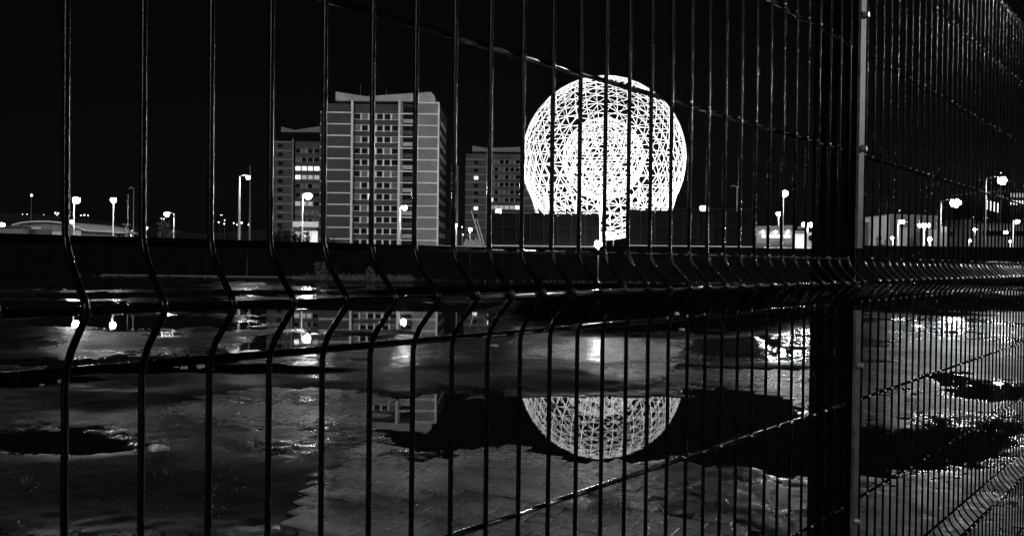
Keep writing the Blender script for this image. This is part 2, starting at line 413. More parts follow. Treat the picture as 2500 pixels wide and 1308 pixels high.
def hoarding(px0, px1, ytop, Y, label, n):
    x0 = P(px0, ytop, Y).x; x1 = P(px1, ytop, Y).x; zt = P((px0 + px1) / 2, ytop, Y).z; L = x1 - x0
    h = empty('site_hoarding', ((x0 + x1) / 2, Y, 0), 0, label, 'hoarding', 'black hoardings in front of the lit globe')
    for i in range(n):
        a = -L / 2 + L * i / n + .02; b = -L / 2 + L * (i + 1) / n - .02
        MB().box((a, 0, -.1), (b, .08, zt - (0.06 if i % 3 else 0))).build('hoarding_panel', M_HOARD, h)
        MB().box((b - .06, -.14, -.1), (b + .06, -.01, zt - .3)).build('upright', M_HFRAME, h)
    for k in range(4):
        z = zt * (0.16 + 0.25 * k) + .6
        MB().box((-L / 2, -.22, z), (L / 2, -.15, z + .09)).build('cross_rail', M_HFRAME, h)
hoarding(1194, 1463, 520, 75, 'black panelled hoarding hiding the left foot of the lit globe', 8)
hoarding(1530, 1845, 513, 76, 'black panelled hoarding right of the gap at the globe foot', 9)

# ---------------------------------------------------------------- globe sculpture
SY = 156.0
sc_c = P(1473, 388, SY); SR = 198 / FPX * SY
def geodesic(freq):
    ph = math.atan(0.5)
    V = [Vector((0, 0, 1))] + [Vector((math.cos(ph)*math.cos(2*math.pi*i/5), math.cos(ph)*math.sin(2*math.pi*i/5), math.sin(ph))) for i in range(5)] \
        + [Vector((math.cos(ph)*math.cos(2*math.pi*(i+.5)/5), math.cos(ph)*math.sin(2*math.pi*(i+.5)/5), -math.sin(ph))) for i in range(5)] + [Vector((0, 0, -1))]
    F = []
    for i in range(5):
        j = (i + 1) % 5
        F += [(0, 1+i, 1+j), (1+i, 6+i, 1+j), (1+j, 6+i, 6+j), (6+i, 11, 6+j)]
    pts = {}; edges = set(); plist = []
    def vid(p):
        p = p.normalized(); k = (round(p.x, 4), round(p.y, 4), round(p.z, 4))
        if k not in pts: pts[k] = len(plist); plist.append(p)
        return pts[k]
    for a, b, c in F:
        a, b, c = V[a], V[b], V[c]; g = {}
        for i in range(freq + 1):
            for j in range(freq + 1 - i): g[i, j] = vid(a * (freq - i - j) + b * i + c * j)
        for i in range(freq):
            for j in range(freq - i):
                for e in ((g[i,j], g[i+1,j]), (g[i,j], g[i,j+1]), (g[i+1,j], g[i,j+1])): edges.add((min(e), max(e)))
    return plist, sorted(edges)
globe = empty('globe_sculpture', (sc_c.x, sc_c.y, 0), math.radians(8), 'giant floodlit white lattice globe with a smaller globe inside', 'sculpture')
GZ = sc_c.z
M_STEEL_LIT = M_STEEL
unit = MB().tube([(0, 0, 0), (0, 0, 1)], 1, 6).mesh('strut', M_STEEL_LIT)
def strut(name, a, b, r, parent):
    o = link(name, unit, parent, a); d = b - a
    o.rotation_mode = 'QUATERNION'; o.rotation_quaternion = d.to_track_quat('Z', 'Y'); o.scale = (r, r, d.length); return o
pl, ed = geodesic(8)
cz = Vector((0, 0, GZ))
ed.sort(key=lambda e: (Matrix.Rotation(math.radians(8), 3, 'Z') @ (pl[e[0]] + pl[e[1]])).y)
lat = MB()
for k, (a, b) in enumerate(ed):
    A, B = pl[a] * SR + cz, pl[b] * SR + cz
    if k < 290: strut('strut', A, B, .06, globe)
    else: lat.tube([A, B], .06, 5, cap=False)
tag(lat.build('outer_lattice', M_STEEL_LIT, globe), None, None, None, 'stuff')
pl2, ed2 = geodesic(4); lat2 = MB(); IR = 7.5
for a, b in ed2: lat2.tube([pl2[a] * IR + cz, pl2[b] * IR + cz], .055, 5, cap=False)
tag(lat2.build('inner_lattice', M_STEEL_LIT, globe), None, None, None, 'stuff')
for k in range(14):
    w1 = 2 * math.pi * k / 14; w2 = w1 + (0.16 if k % 2 else -0.16)
    top = Vector((13.6 * math.cos(w1), 13.6 * math.sin(w1), GZ - 6.0)); bot = Vector((9.5 * math.cos(w2), 9.5 * math.sin(w2), -.1))
    strut('leg', bot, top, .14, globe)
# floodlights round the foot of the globe (real lamps, aimed up into the lattice)
def floodlight(loc, target, power, cone, label, vis_r=.25):
    e = empty('floodlight', loc, 0, label, 'floodlight', 'floodlights round the foot of the globe')
    d = Vector(target) - Vector(loc); q = d.to_track_quat('-Z', 'Y')
    MB().box((-.3, -.2, -.25), (.3, .2, .05)).build('lamp_housing', M_SHELL, e).rotation_euler = q.to_euler()
    MB().tube([(0, 0, -loc[2] - .1), (0, 0, -.26)], .06, 6).build('bracket', M_DPOLE, e)
    l = bpy.data.lights.new('flood', 'SPOT'); l.energy = power; l.spot_size = cone; l.spot_blend = .3; l.shadow_soft_size = .3
    lo = bpy.data.objects.new('flood_light', l); COL.objects.link(lo); lo.parent = e; lo.rotation_euler = q.to_euler()
    lo.location = d.normalized() * .5
    return e
gx, gy = sc_c.x, sc_c.y
sides = ['nearest the yard', 'front left', 'at the left', 'behind left', 'behind', 'behind right', 'at the right', 'front right']
for k in range(8):
    w = -math.pi / 2 - 2 * math.pi * k / 8; rr = 31
    floodlight((gx + rr * math.cos(w), gy + rr * math.sin(w), .5), (gx, gy, GZ + 1), 68000, math.radians(52),
               'ground floodlight aimed up at the lattice globe, the one %s of its foot' % sides[k])
for k in range(3):
    w = 2 * math.pi * k / 3 + .5
    floodlight((gx + 3 * math.cos(w), gy + 3 * math.sin(w), .6), (gx - 2 * math.cos(w), gy - 2 * math.sin(w), GZ + 4), 9000, math.radians(110),
               'floodlight in the middle under the globe, shining %s' % ['up to the right', 'up to the left', 'up to the back'][k])

# ---------------------------------------------------------------- street lamps
def street_lamp(px, py, Y, arm, label, r=.45, glass=None, pole=None, base_r=.13, group='lit street lamps beyond the yard', heads=1, power=None, lit=True, visible_pole=True):
    """Head glass at (px, py); pole stands arm metres to the side (minus = pole left of the head)."""
    r *= .76; p = P(px, py, Y); pole = pole or M_POLE; glass = glass or M_LAMP
    e = empty('street_lamp', (p.x + arm, Y, -.1), 0, label, 'street lamp', group)
    H = p.z + .1
    MB().tube([(0, 0, 0), (0, 0, 1.2), (0, 0, H + .15)], [base_r * 1.35, base_r, base_r * .55], 8).build('pole', pole, e, True)
    for s in ([-1] if heads == 1 else [-1, 1]):
        ax = -arm if heads == 1 else s * abs(arm)
        if abs(ax) > .05:
            MB().tube([(0, 0, H + .1), (ax * .5, 0, H + .32), (ax, 0, H + .3)], .06, 6).build('arm', pole, e, True)
        MB().ball((ax, 0, H + r * .62), r * .8, 10, 6, (1.15, .8, .35)).build('lamp_housing', M_SHELL, e, True)
        if lit:
            MB().ball((ax, 0, H - .02), r * .9, 12, 8, (1.05, 1.0, 1.0)).build('lamp_glass', glass if (s == -1 or heads == 1) else M_LAMP2, e, True)
    return e
SL = street_lamp
SL(187, 488, 130, -.4, 'brightest street lamp on the left, above the right half of the curved shed', r=.75)
SL(277, 488, 135, 0, 'lit lamp on a thick white pole right of the curved shed', r=.62)
SL(407, 523, 160, 1.4, 'lit lamp reaching left from its pole beside the leafless tree', r=.62)
SL(228, 571, 170, .6, 'low lit lamp at the right end of the curved shed', r=.5)
SL(5, 548, 150, 0, 'lit lamp at the left edge over the flat pale shed', r=.6)
SL(176, 541, 140, .35, 'small lit lamp low under the brightest left lamp', r=.4, glass=M_LAMP2)
SL(357, 556, 150, 0, 'small lit lamp just behind the second fence wire', r=.35, glass=M_LAMP2)
SL(606, 433, 110, -1.1, 'tall lamp with a white tapering pole left of the towers', r=.36, base_r=.2)
SL(752, 478, 110, -.7, 'bright lamp in front of the left tower and its lit shopfront', r=.66)
SL(988, 507, 150, -.8, 'lit lamp in front of the balconies of the tall tower', r=.62)
SL(1112, 550, 180, .2, 'low lit lamp between the tall tower and the right tower', r=.5)
SL(1148, 560, 190, 0, 'lit lamp on a thin pole above the rubble heap', r=.5, base_r=.08)
SL(1217, 516, 140, 0, 'lit lamp peeping over the left black hoarding', r=.62)
SL(1716, 508, 130, 0, 'lit lamp peeping over the right black hoarding', r=.6)
SL(1915, 472, 110, -.15, 'tallest lit lamp in front of the round-lettered shop', r=.62)
SL(1901, 522, 150, 0, 'lit lamp behind the tallest one at the shop', r=.55, base_r=.1)
SL(1981, 548, 120, -.5, 'twin-headed lamp at the right end of the shop', r=.5, heads=2)
SL(2202, 541, 110, -.5, 'lit lamp before the grey face of the pale angular building', r=.42)
SL(2265, 550, 110, -.45, 'twin-headed lamp before the dark part of the angular building', r=.45, heads=2)
SL(2180, 581, 140, 0, 'low lamp in front of the brightest wall of the angular building', r=.42, base_r=.09)
SL(2270, 583, 140, 0, 'low lamp near the right end of the angular building', r=.45, base_r=.2)
SL(2333, 495, 80, -1.4, 'largest star-bright lamp on a curved arm right of the post', pole=M_DPOLE, r=.62)
SL(2448, 440, 80, -1.6, 'highest lit lamp, on a curved arm at the upper right', pole=M_DPOLE, r=.55)
SL(2483, 541, 110, -.5, 'lit lamp on a white pole at the far right building', r=.4)
SL(2381, 560, 150, 0, 'lamp with a hanging round head before the dark block', r=.45, glass=M_LAMP2)
SL(2369, 587, 120, -.25, 'small low lamp with a bright stub pole on the right', r=.25, glass=M_LAMP2)
SL(2455, 567, 130, .9, 'low lamp reaching left before the long flat building', r=.4, glass=M_LAMP2)
SL(2467, 589, 130, 0, 'lowest little lamp before the long flat building', r=.3, glass=M_LAMP2)
SL(3894, -107, 19.7, 1.2, 'nearest street lamp of the right-hand row, beyond the right edge of the view', pole=M_DPOLE, r=.28, glass=mat('strong_lamp_glass', .8, .3, 0, 1, emit=10000))
UN = 'unlit lamp poles'
SL(316, 463, 120, .6, 'unlit curved lamp pole right of the thick white pole', r=.25, pole=M_POLE, base_r=.07, group=UN, lit=False)
SL(313, 478, 135, 0, 'unlit thin straight pole between two lamps on the left', r=.12, pole=M_DPOLE, base_r=.1, group=UN, lit=False)
SL(300, 551, 160, .6, 'unlit twin-headed low lamp beside the shrubs on the left', r=.32, pole=M_POLE, base_r=.08, group=UN, lit=False, heads=2)
SL(611, 408, 125, 0, 'tall grey unlit pole just right of the white tapering pole', r=.2, pole=M_DPOLE, base_r=.16, group=UN, lit=False)
SL(1118, 408, 130, 0, 'tall grey unlit pole right of the tall tower', r=.25, pole=M_DPOLE, base_r=.12, group=UN, lit=False)
SL(1785, 458, 140, 1.0, 'unlit lamp pole rising over the right black hoarding', r=.25, pole=M_POLE, base_r=.1, group=UN, lit=False)
SL(2150, 432, 120, 0, 'grey mast standing over the pale angular building', r=.1, pole=M_DPOLE, base_r=.2, group=UN, lit=False)
# floodlight masts that light the tower faces and the road (the tall mast between the towers and the sculpture foot)
def point_glow(px, py, Y, label, r=.35, glass=M_LAMP):
    p = P(px, py, Y); e = empty('work_light', (p.x, Y, 0), 0, label, 'work light', 'work lights at the globe foot')
    MB().ball((0, 0, p.z), r, 10, 7).build('lamp_glass', glass, e, True)
    MB().tube([(0, .1, 0), (0, .1, p.z)], .05, 6).build('stand', M_DPOLE, e)
    MB().box((-r, .05, p.z + r * .8), (r, .3, p.z + r)).build('hood', M_SHELL, e)
point_glow(1461, 597, 70, 'brightest work light low at the corner of the left hoarding', .3)
point_glow(1480, 570, 110, 'left one of the two work lights in the gap under the globe', .22)
point_glow(1498, 576, 110, 'right one of the two work lights in the gap under the globe', .26)

# ---------------------------------------------------------------- tower blocks
def tower(name_label, Y, x0, xs1, xs2, xb, x1, ytopL, ytopR, storey, depth, mats, roofpoly, lit=(), far=False, left_win=False, ytrim=None):
    """x0..xs1 left bay, xs1..xs2 glazed middle, xs2..xb balcony slot, xb..x1 right bay (photo px at distance Y)."""
    brickL, brickR, trim, wtrim = mats
    X = lambda px: (px - CX) / FPX * Y
    ppm = FPX / Y
    ymid = (x0 + x1) / 2; hor = 627 + ROLL * (ymid - CX)
    Z = lambda py: EYE + (hor - py) / ppm
    t = empty('tower_block', (X(x0), Y, -.1), 0, name_label, 'tower block', 'blocks of flats'); ox, oz = X(x0), -.1
    def B(nm, a, b, y0, y1, za, zb, m, par=None):
        return MB().box((X(a) - ox, y0, za - oz), (X(b) - ox, y1, zb - oz)).build(nm, m, par or t)
    px = 1 / ppm
    n = int((ytopL - 0 + 0) * 0 + (620 - ytopR) / storey) + 1
    B('wall', x0 + .2, x1 - .2, .9, depth, -.1, Z(ytopR + 4), brickL)
    zL, zR = Z(ytopL), Z(ytopR)
    B('left_bay', x0, xs1 - 1, 0, .895, -.1, zL, brickL)
    if x1 > xb + 2:
        B('right_bay', xb, x1 - 3, 0, .895, -.1, zR, brickR)
        B('corner_trim', x1 - 4, x1, -.15, .3, -.1, zR + .1, trim)
        B('roof_trim', xb, x1 - 4.2, -.12, .25, zR - .25, zR + .1, trim)
    B('corner_trim', xs1 - 1, xs1 + (4 if not far else 1.5), -.3, .5, -.1, Z(ytopR - 2), trim)
    if xb > xs2 + 1:
        B('corner_trim', xs2 - 1, xs2 + (4 if not far else 1.5), -.3, .5, -.1, Z(ytopR - 4), trim)
    bL = MB().box((0, -.1, -.14), (X(xs1 - 1.2) - X(x0), -.003, .14)).mesh('floor_band', trim)
    bR = MB().box((0, -.1, -.14), (X(x1 - 4.2) - X(xb), -.003, .14)).mesh('floor_band', trim) if x1 > xb + 6 else None
    k = 0
    y = ytopL
    while y < 606:
        link('floor_band', bL, t, (0, 0, Z(y) - oz)); y += storey
    y = ytopR + storey
    while y < 606 and bR:
        link('floor_band', bR, t, (X(xb) - ox, 0, Z(y) - oz)); y += storey
    # glazed middle, one window per bay and storey
    ww = (18.8 if not far else 18.8 * 207 / Y); nw = max(1, round((xs2 - xs1 - 2) / ww)); ww = (xs2 - xs1 - 5) / nw
    wh = storey * .48
    frame = MB()
    a = ww * px
    frame.box((0, -.10, -.10), (a, .02, 0)).box((0, -.05, wh * px), (a, .02, wh * px + .08)).box((0, -.05, -.05), (.09, .02, wh * px + .03)).box((a - .09, -.05, -.05), (a, .02, wh * px + .03))
    fme = frame.mesh('window', wtrim)
    mul = MB().box((-.2 if not far else -.22, -.28, -.2), (.2 if not far else .22, -.11, wh * px + .1)).mesh('mullion', trim)
    panes = [MB().box((.1, .03, .02), (a - .1, .08, wh * px - .02)).mesh('pane', mm) for mm in (M_GLASS, M_GLASSB, M_LIT, M_LITD)]
    y = ytopR + storey * (1.0 if not far else 1.0); s = 0
    while y < 600:
        for i in range(nw):
            wo_ = link('window', fme, t, (X(xs1 + 4 + i * ww) - ox, .8, Z(y + wh) - oz))
            q = 2 if (s, i) in lit else (3 if (s, -1) in lit and random.random() < .8 else (1 if random.random() < (.22 if not far else .3) else 0))
            link('pane', panes[q], wo_)
            if 0 < i: link('mullion', mul, t, (X(xs1 + 4 + i * ww) - ox, .8, Z(y + wh) - oz))
        y += storey; s += 1
    # small bay windows
    if left_win:
        sm = MB().box((-.75, -.06, -.6), (.75, -.005, .6)).mesh('small_window', M_GLASS); sl_ = MB().box((-.75, -.06, -.6), (.75, -.005, .6)).mesh('small_window', M_LIT)
        y = ytopL + storey * .45; s = 0
        while y < 600:
            link('small_window', sl_ if (s, 'L') in lit else sm, t, (X((x0 + xs1) / 2) - ox, 0, Z(y) - oz)); y += storey; s += 1
    # balconies in the slot beside the right bay
    if xb > xs2 + 8:
        y = ytopR + storey; s = 0
        B('balcony_recess', xs2 + 4, xb - 1, .4, .89, -.1, zR - 1, M_GLASS)
        while y < 600:
            m = trim if s % 2 == 0 else brickL
            MB().box((X(xs2 + 11) - ox, -.1, Z(y + storey * .82) - oz), (X(xb + 4) - ox, .38, Z(y + storey * .48) - oz)).build('balcony_panel', M_CANOPY if s % 2 == 0 else brickL, t)
            MB().box((X(xs2 + 3) - ox, -.1, Z(y) - .13 - oz), (X(xb + 3) - ox, .3, Z(y) + .12 - oz)).build('floor_band', trim, t)
            y += storey; s += 1
        B('return_wall', xs2 + 3.5, xs2 + 10, .0, .38, -.1, zR, brickR)
    # side face with small windows
    if x1 > xb + 2:
        sw = MB().box((.003, -.3, 0), (.08, .3, 1.15)).mesh('side_window', wtrim)
        y = ytopR + storey; s = 0
        while y < 600:
            for j in range(6): link('side_window', sw, t, (X(x1 - .2) - ox, 3 + j * 3.1, Z(y + storey * .7) - oz))
            y += storey
    for poly, yy0, yy1 in roofpoly:
        MB().prism([(X(a) - ox, Z(b) - oz) for a, b in poly], yy0, yy1).build('roof_slab', M_CANOPY if not far else M_FARW, t)
    return t
tm = tower('tallest tower block with a butterfly roof and a right bay whose brick is toned as if lit', 207, 779, 855, 970, 1006, 1069, 276.6, 250, 27.95, 23,
      (M_BRICKD, M_BRICKL, M_WHITE, M_WHITE),
      [([(815,226),(888,236.5),(1047,224),(1047,247.5),(815,247.5)], .2, 5), ([(1047.1,224),(1055,232),(1057,237),(1057,249),(1047.1,248)], .3, 12)])
for ax_, ah_ in ((9.0, 3.2), (15.5, 2.2), (16.3, 1.4), (25.0, 1.8)):
    MB().tube([(ax_, 4, 39.5), (ax_, 4, 41.0 + ah_)], .05, 5).build('aerial', M_DPOLE, tm)
t_l = tower('dim tower block with two lit rows of windows, left of the tallest', 270, 652, 713, 778, 778, 778, 347, 341, 21.5, 22,
      (M_FARB, M_FARB, M_FART, M_FARW), [([(683,310),(715,318),(778,308),(778,323),(683,323)], .2, 6)], far=True, left_win=True,
      lit={(2,0),(2,1),(2,2),(2,3),(3,-1),(3,0),(6,-1)})
t_r = tower('dim tower block half behind the lit globe on its left', 313, 1134, 1186, 1268, 1276, 1305, 390, 372, 18.5, 20,
      (M_FARB, M_FARB, M_FART, M_FARW), [([(1150,357),(1183,362),(1268,359),(1268,371),(1150,371)], .2, 6)], far=True, left_win=True,
      lit={(6,5),(6,-1),(2,'L'),(6,'L'),(5,0)})
# lit podium shopfront at the foot of the left tower
def bldg(name, Y, polys, label, cat='building', group='low buildings beyond the wall'):
    """polys: (part name, photo x0, x1, ytop, ybot, y offset, depth, material)"""
    xs = [p[1] for p in polys]; ox = (min(xs) - CX) / FPX * Y
    e = empty(name, (ox, Y, -.1), 0, label, cat, group)
    for nm, a, b, ta, tb, yo, dp, m in polys:
        hor = 627 + ROLL * ((a + b) / 2 - CX)
        if not isinstance(ta, tuple): ta = (ta, ta)
        Zf = lambda py: EYE + (hor - py) / FPX * (Y + yo)
        k = (Y + yo) / FPX
        zb = -.0 if tb is None else Zf(tb) + .1
        MB().prism([((a-CX)*k-ox, zb), ((b-CX)*k-ox, zb), ((b-CX)*k-ox, Zf(ta[1])+.1), ((a-CX)*k-ox, Zf(ta[0])+.1)], yo, yo + dp).build(nm, m, e)
    return e
M_SHOP = mat('lit_shopfront', 0.7, 0.5, 0.3, .5, emit=0.75)
M_SHOPD = mat('dim_lit_fascia', 0.6, 0.5, 0.3, .5, emit=0.3)
bldg('shop_podium', 262, [('wall', 714, 776, 541, None, 3, 6, M_SHEDP), ('fascia', 714, 776, 541, 554, 2.5, .4, M_SHOPD), ('canopy', 716, 774, 555, 563, 0, 2.4, M_SHEDW),
      ('shop_window', 718, 738, 566, None, 2.6, .3, M_SHOPD), ('shop_window', 740, 758, 564, None, 2.6, .3, M_SHOP), ('shop_window', 760, 774, 564, None, 2.6, .3, M_SHOP)],
     'lit shopfront at the foot of the left tower, behind trees')

# curved shed and neighbours on the left
def curved_shed():
    Y = 150; k = Y / FPX; ox = (33 - CX) * k
    e = empty('curved_roof_shed', (ox, Y, -.1), 0, 'low shed with a shallow curved roof under the brightest left lamp', 'building', 'low buildings beyond the wall')
    hor = 613.5; Z = lambda py: EYE + (hor - py) * k + .1
    pts = [(36,549),(55,544),(75,541),(100,539.5),(125,539.5),(150,541.5),(175,546),(195,553),(213,560)]
    top = [((a - CX) * k - ox, Z(b)) for a, b in pts]; bot = [((a - CX) * k - ox, Z(b + 3.5)) for a, b in pts]
    MB().prism(top + bot[::-1], -1.0, 20).build('roof', M_SHEDP, e)
    MB().prism([((60-CX)*k-ox, 0), ((202-CX)*k-ox, 0)] + [((a - CX)*k-ox, Z(b + 4)) for a, b in pts[1:8]][::-1], 0, 19).build('wall', M_SHEDW, e)
    for a, b, t, m in [(67,126,560,M_SHEDD),(127,150,566,M_SHEDP),(183,198,562,M_SHEDP)]:
        MB().box(((a-CX)*k-ox, -.1, 0), ((b-CX)*k-ox, -.01, Z(t))).build('door_panel', m, e)
    MB().box(((69-CX)*k-ox, -.3, Z(560)), ((102-CX)*k-ox, -.11, Z(554))).build('sign_panel', M_SHEDP, e)
    MB().box(((55-CX)*k-ox, -.5, 0), ((60-CX)*k-ox, -.2, Z(553))).build('column', M_POLE, e)
curved_shed()
bldg('flat_shed', 148, [('wall', -60, 55, 555, None, 0, 12, M_SHEDW), ('roof', -64, 58, 552, 555, -.5, 13, M_SHEDD)], 'flat pale shed at the left edge, under a lamp')
bldg('low_white_wall', 170, [('wall', 201, 300, 578, None, 0, .4, M_SHEDP), ('pier', 203, 206, 575, None, -.3, .25, M_SHEDW)], 'low white wall running right from the curved shed', 'wall')

# shop with round letters
shop = bldg('retail_shop', 116, [('wall', 1846, 1935, 563, None, 0, 12, M_SHEDW), ('roof', 1844, 1937, (553, 549), 562.5, -.4, 12.5, M_SHEDD),
     ('fascia', 1880, 1903, 589, 592, -.05, .04, M_SHEDD), ('entrance', 1938, 1962, 571, None, .6, 9, M_SHOP), ('entrance_canopy', 1936, 1964, 563, 570.5, -.5, 10, M_SHEDW),
     ('side_wall', 1966, 1990, 567, None, 0, 10, M_SHEDP), ('roof_vent', 1916, 1924, 552, 558, 2, 2, M_SHEDW), ('roof_vent', 1957, 1963, 552, 558, 2, 2, M_SHEDW),
     ('base_band', 1846, 1935, 594, None, -.06, .05, M_SHEDD)], 'shop with lit round letters and a glowing entrance')
k = 116 / FPX; ox = (1844 - CX) * k
for i, (a, b) in enumerate([(1863,577),(1880,577),(1886,577),(1893.5,577),(1900,577),(1916,577.5),(1924,577.5)]):
    hor = 627 + ROLL * (a - CX)
    c = ((a - CX) * k - ox - .0, -.12, EYE + (hor - b) * k + .1)
    MB().tube([(c[0], -.2, c[2]), (c[0], -.02, c[2])], .20 if i else .24, 12).build('sign_letter', mat('lit_sign_letter', .8, .5, 0, 1, emit=1.6), shop)
for a in (1859, 1890, 1920):
    hor = 627 + ROLL * (a - CX); z = EYE + (hor - 566) * k + .1
    MB().ball(((a - CX) * k - ox, -.45, z), .15, 8, 5).build('wall_lamp', mat('wall_lamp_glass', .8, .5, 0, 1, emit=40), shop)
MB().ball(((1978 - CX) * k - ox, -.3, EYE + (635.5 - 579) * k), .42, 10, 6, (1, .3, 1)).build('round_sign', M_HOARD, shop)
# stand-in boards for the bright forecourt strip; their glow is put into the material
ff = empty('forecourt_boards', ((1927 - CX) / FPX * 90, 90, -.1), 0, 'glowing boards standing in for the bright forecourt strip, right above the wall below the shop', 'fence')
kk = 90 / FPX
for i in range(11):
    a = 1866 + i * 11.3; z1 = EYE + (636 - 604.5 - (i % 3) * .8) * kk + .1
    MB().box(((a - 1927) * kk, 0, 0), ((a + 9.6 - 1927) * kk, .06, z1)).build('board', mat('glow_board', .8, .6, .15, 2, emit=.55), ff)
    MB().tube([((a - 1 - 1927) * kk, .03, 0), ((a - 1 - 1927) * kk, .03, z1 + .1)], .04, 6).build('fence_stake', M_POLE, ff)
# parked cars glimpsed on the forecourt
def car(px, Y, label, body):
    e = empty('parked_car', ((px - CX) / FPX * Y, Y, -.1), random.uniform(-.1, .1), label, 'car', 'cars parked by the shop')
    prof = [(-2.1,.35),(2.1,.35),(2.15,.8),(1.3,.95),(.75,1.42),(-1.1,1.42),(-1.8,.98),(-2.15,.85)]
    MB().prism(prof, -.85, .85).build('body', body, e)
    MB().prism([(.66,1.36),(1.15,.98),(-1.6,.98),(-1.05,1.36)], -.87, .87).build('window_glass', M_GLASS, e)
    for x in (-1.3, 1.3):
        for s in (-.8, .8): MB().tube([(x, s - .1, .33), (x, s + .1, .33)], .33, 12).build('wheel', M_HOARD, e)
    for s in (-.6, .6): MB().ball((2.12, s, .68), .09, 6, 4).build('headlight', M_DOT, e)
car(1925, 100, 'pale car under the tallest lamp at the shop', M_SHEDP)
car(1952, 101, 'dark car by the glowing shop entrance', M_SHEDD)
car(1880, 99, 'grey car at the left end of the forecourt', M_SHEDW)

# right-hand buildings
bldg('angular_building', 165, [('end_wall', 2104, 2128, (535, 532), None, 2, 10, M_SHEDD), ('parapet', 2100, 2128.5, (534.5, 531.5), 542, 1.6, .3, M_SHEDP), ('bright_wall', 2128.6, 2170, (530, 524), None, 0, 12, M_SHEDP),  # light on the left wing is put into its paler wall colour
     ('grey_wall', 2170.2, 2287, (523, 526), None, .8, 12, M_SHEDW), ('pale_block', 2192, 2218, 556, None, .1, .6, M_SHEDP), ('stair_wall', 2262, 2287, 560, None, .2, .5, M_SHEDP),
     ('lit_wing', 2288, 2310, (550, 553), None, .4, 9, M_SHEDP), ('wing_top_glow', 2290, 2309, (551, 554), 567, .1, .25, M_SHOPD), ('plinth', 2128.6, 2262, 601, None, -.3, .25, M_SHEDD)],  # wing fascia glows in place of light falling on the wing top
     'pale angular building right of the fence post with one bright wall')
bldg('dark_block', 170, [('wall', 2348, 2376, 536, None, 0, 10, M_SHEDD), ('wall', 2315, 2346, 556, None, 1, 8, M_SHEDD), ('window', 2318, 2343, 566, 576, .9, .08, M_GLASS), ('window', 2318, 2343, 586, 594, .9, .08, M_GLASSB)],
     'dark block between the angular building and the long flat one')
lng = bldg('long_flat_building', 160, [('wall', 2396, 2640, 549, None, 1, 14, M_SHEDW), ('roof_band', 2394, 2642, 546, 549, .4, 15, M_SHEDD), ('window_strip', 2397, 2640, 564, 577, .9, .08, M_GLASS)], 'long flat building with a dark window strip at the far right')
off = bldg('office_building', 235, [('wall', 2398, 2446, 470, None, 0, 16, M_HOARD), ('wall', 2462, 2700, 462, None, 2, 16, M_HOARD), ('roof', 2396, 2448, 466, 469.5, -.4, 17, M_SHEDD)], 'dark office building with slanting rows of lit windows at upper right')
k = 235 / FPX; ox = (2396 - CX) * k
for i in range(4):
    z0 = EYE + (641 - 514 - i * 2.2) * k; z0 = EYE + (641 - 513 - i * 2.0 - 3) * k
    x = (2406 + i * 8.6 - CX) * k - ox
    zt = EYE + (641 - 489 - i * 2.2) * k + .1; zb = EYE + (641 - 512 - i * 2.2) * k + .1
    MB().box((x, -.12, zb), (x + 6 * k, -.01, zt)).build('lit_window', M_LIT, off)
for r in range(2):
    for i in range(6):
        x = (2474 + i * 7 - CX) * k - ox
        MB().box((x, 1.88, EYE + (641 - 497 - r * -18) * k), (x + 4.6 * k, 1.99, EYE + (641 - 487 - r * -18) * k)).build('lit_window', M_LIT if r == 0 else M_LITD, off)

# ---------------------------------------------------------------- hills and distant lights
def hill(px0, px1, peak, Y, seed, name):
    n = 60; m = MB()
    for i in range(n + 1):
        px = px0 + (px1 - px0) * i / n; hor = 627 + ROLL * (px - CX)
        t = i / n
        z = max(2, (hor - peak) / FPX * Y * (math.sin(math.pi * t) ** .5) * (1 + .12 * math.sin(seed + 9 * t)))
        x = (px - CX) / FPX * Y
        for q, (dy, s) in enumerate([(-250, 0), (-120, .6), (0, 1), (250, .9), (600, 0)]): m.v.append((x, Y + dy, z * s - .2))
    for i in range(n):
        for q in range(4): a = i * 5 + q; m.f.append((a, a + 5, a + 6, a + 1))
    tag(m.build(name, M_HILL, None, True), 'dark hill on the skyline', None, None, 'structure')
hill(-900, 480, 516, 900, 1.0, 'hill')
hill(380, 1300, 538, 1000, 2.0, 'hill')
dots = [(55,523,.5),(66,523,.5),(107,524,.4),(135,520,1.2),(142.5,520.5,.9),(139.5,524.5,.8),(198,526,.7),(206,525,1),(215,526,.8),(534,542.5,1),(548.5,537.5,.8),(547.5,546.5,.9),
        (539,525,.6),(543,525,.4),(570.5,544.5,.9),(578.5,548.5,.8),(590,544,1.3),(606.5,549,.8),(608,545.5,.6),(394,533,.8),(400,534.5,.8),(322,564,1.1),(320,575,1.0),(319,588,1.3),(333,585,1.4),(340,586,1.0),
        (313,586,.8),(301,587,.8),(305,585,.7),(1128,554,.8),(1130,573,.8),(1116,577,.5),(2330,532,.6),(2376,530,.6),(2196,514,.6),(2204,513.5,1.1),(2444,422,.6),(2492,568,.6),(2440,596,1.1),(2451,596,1.2)]
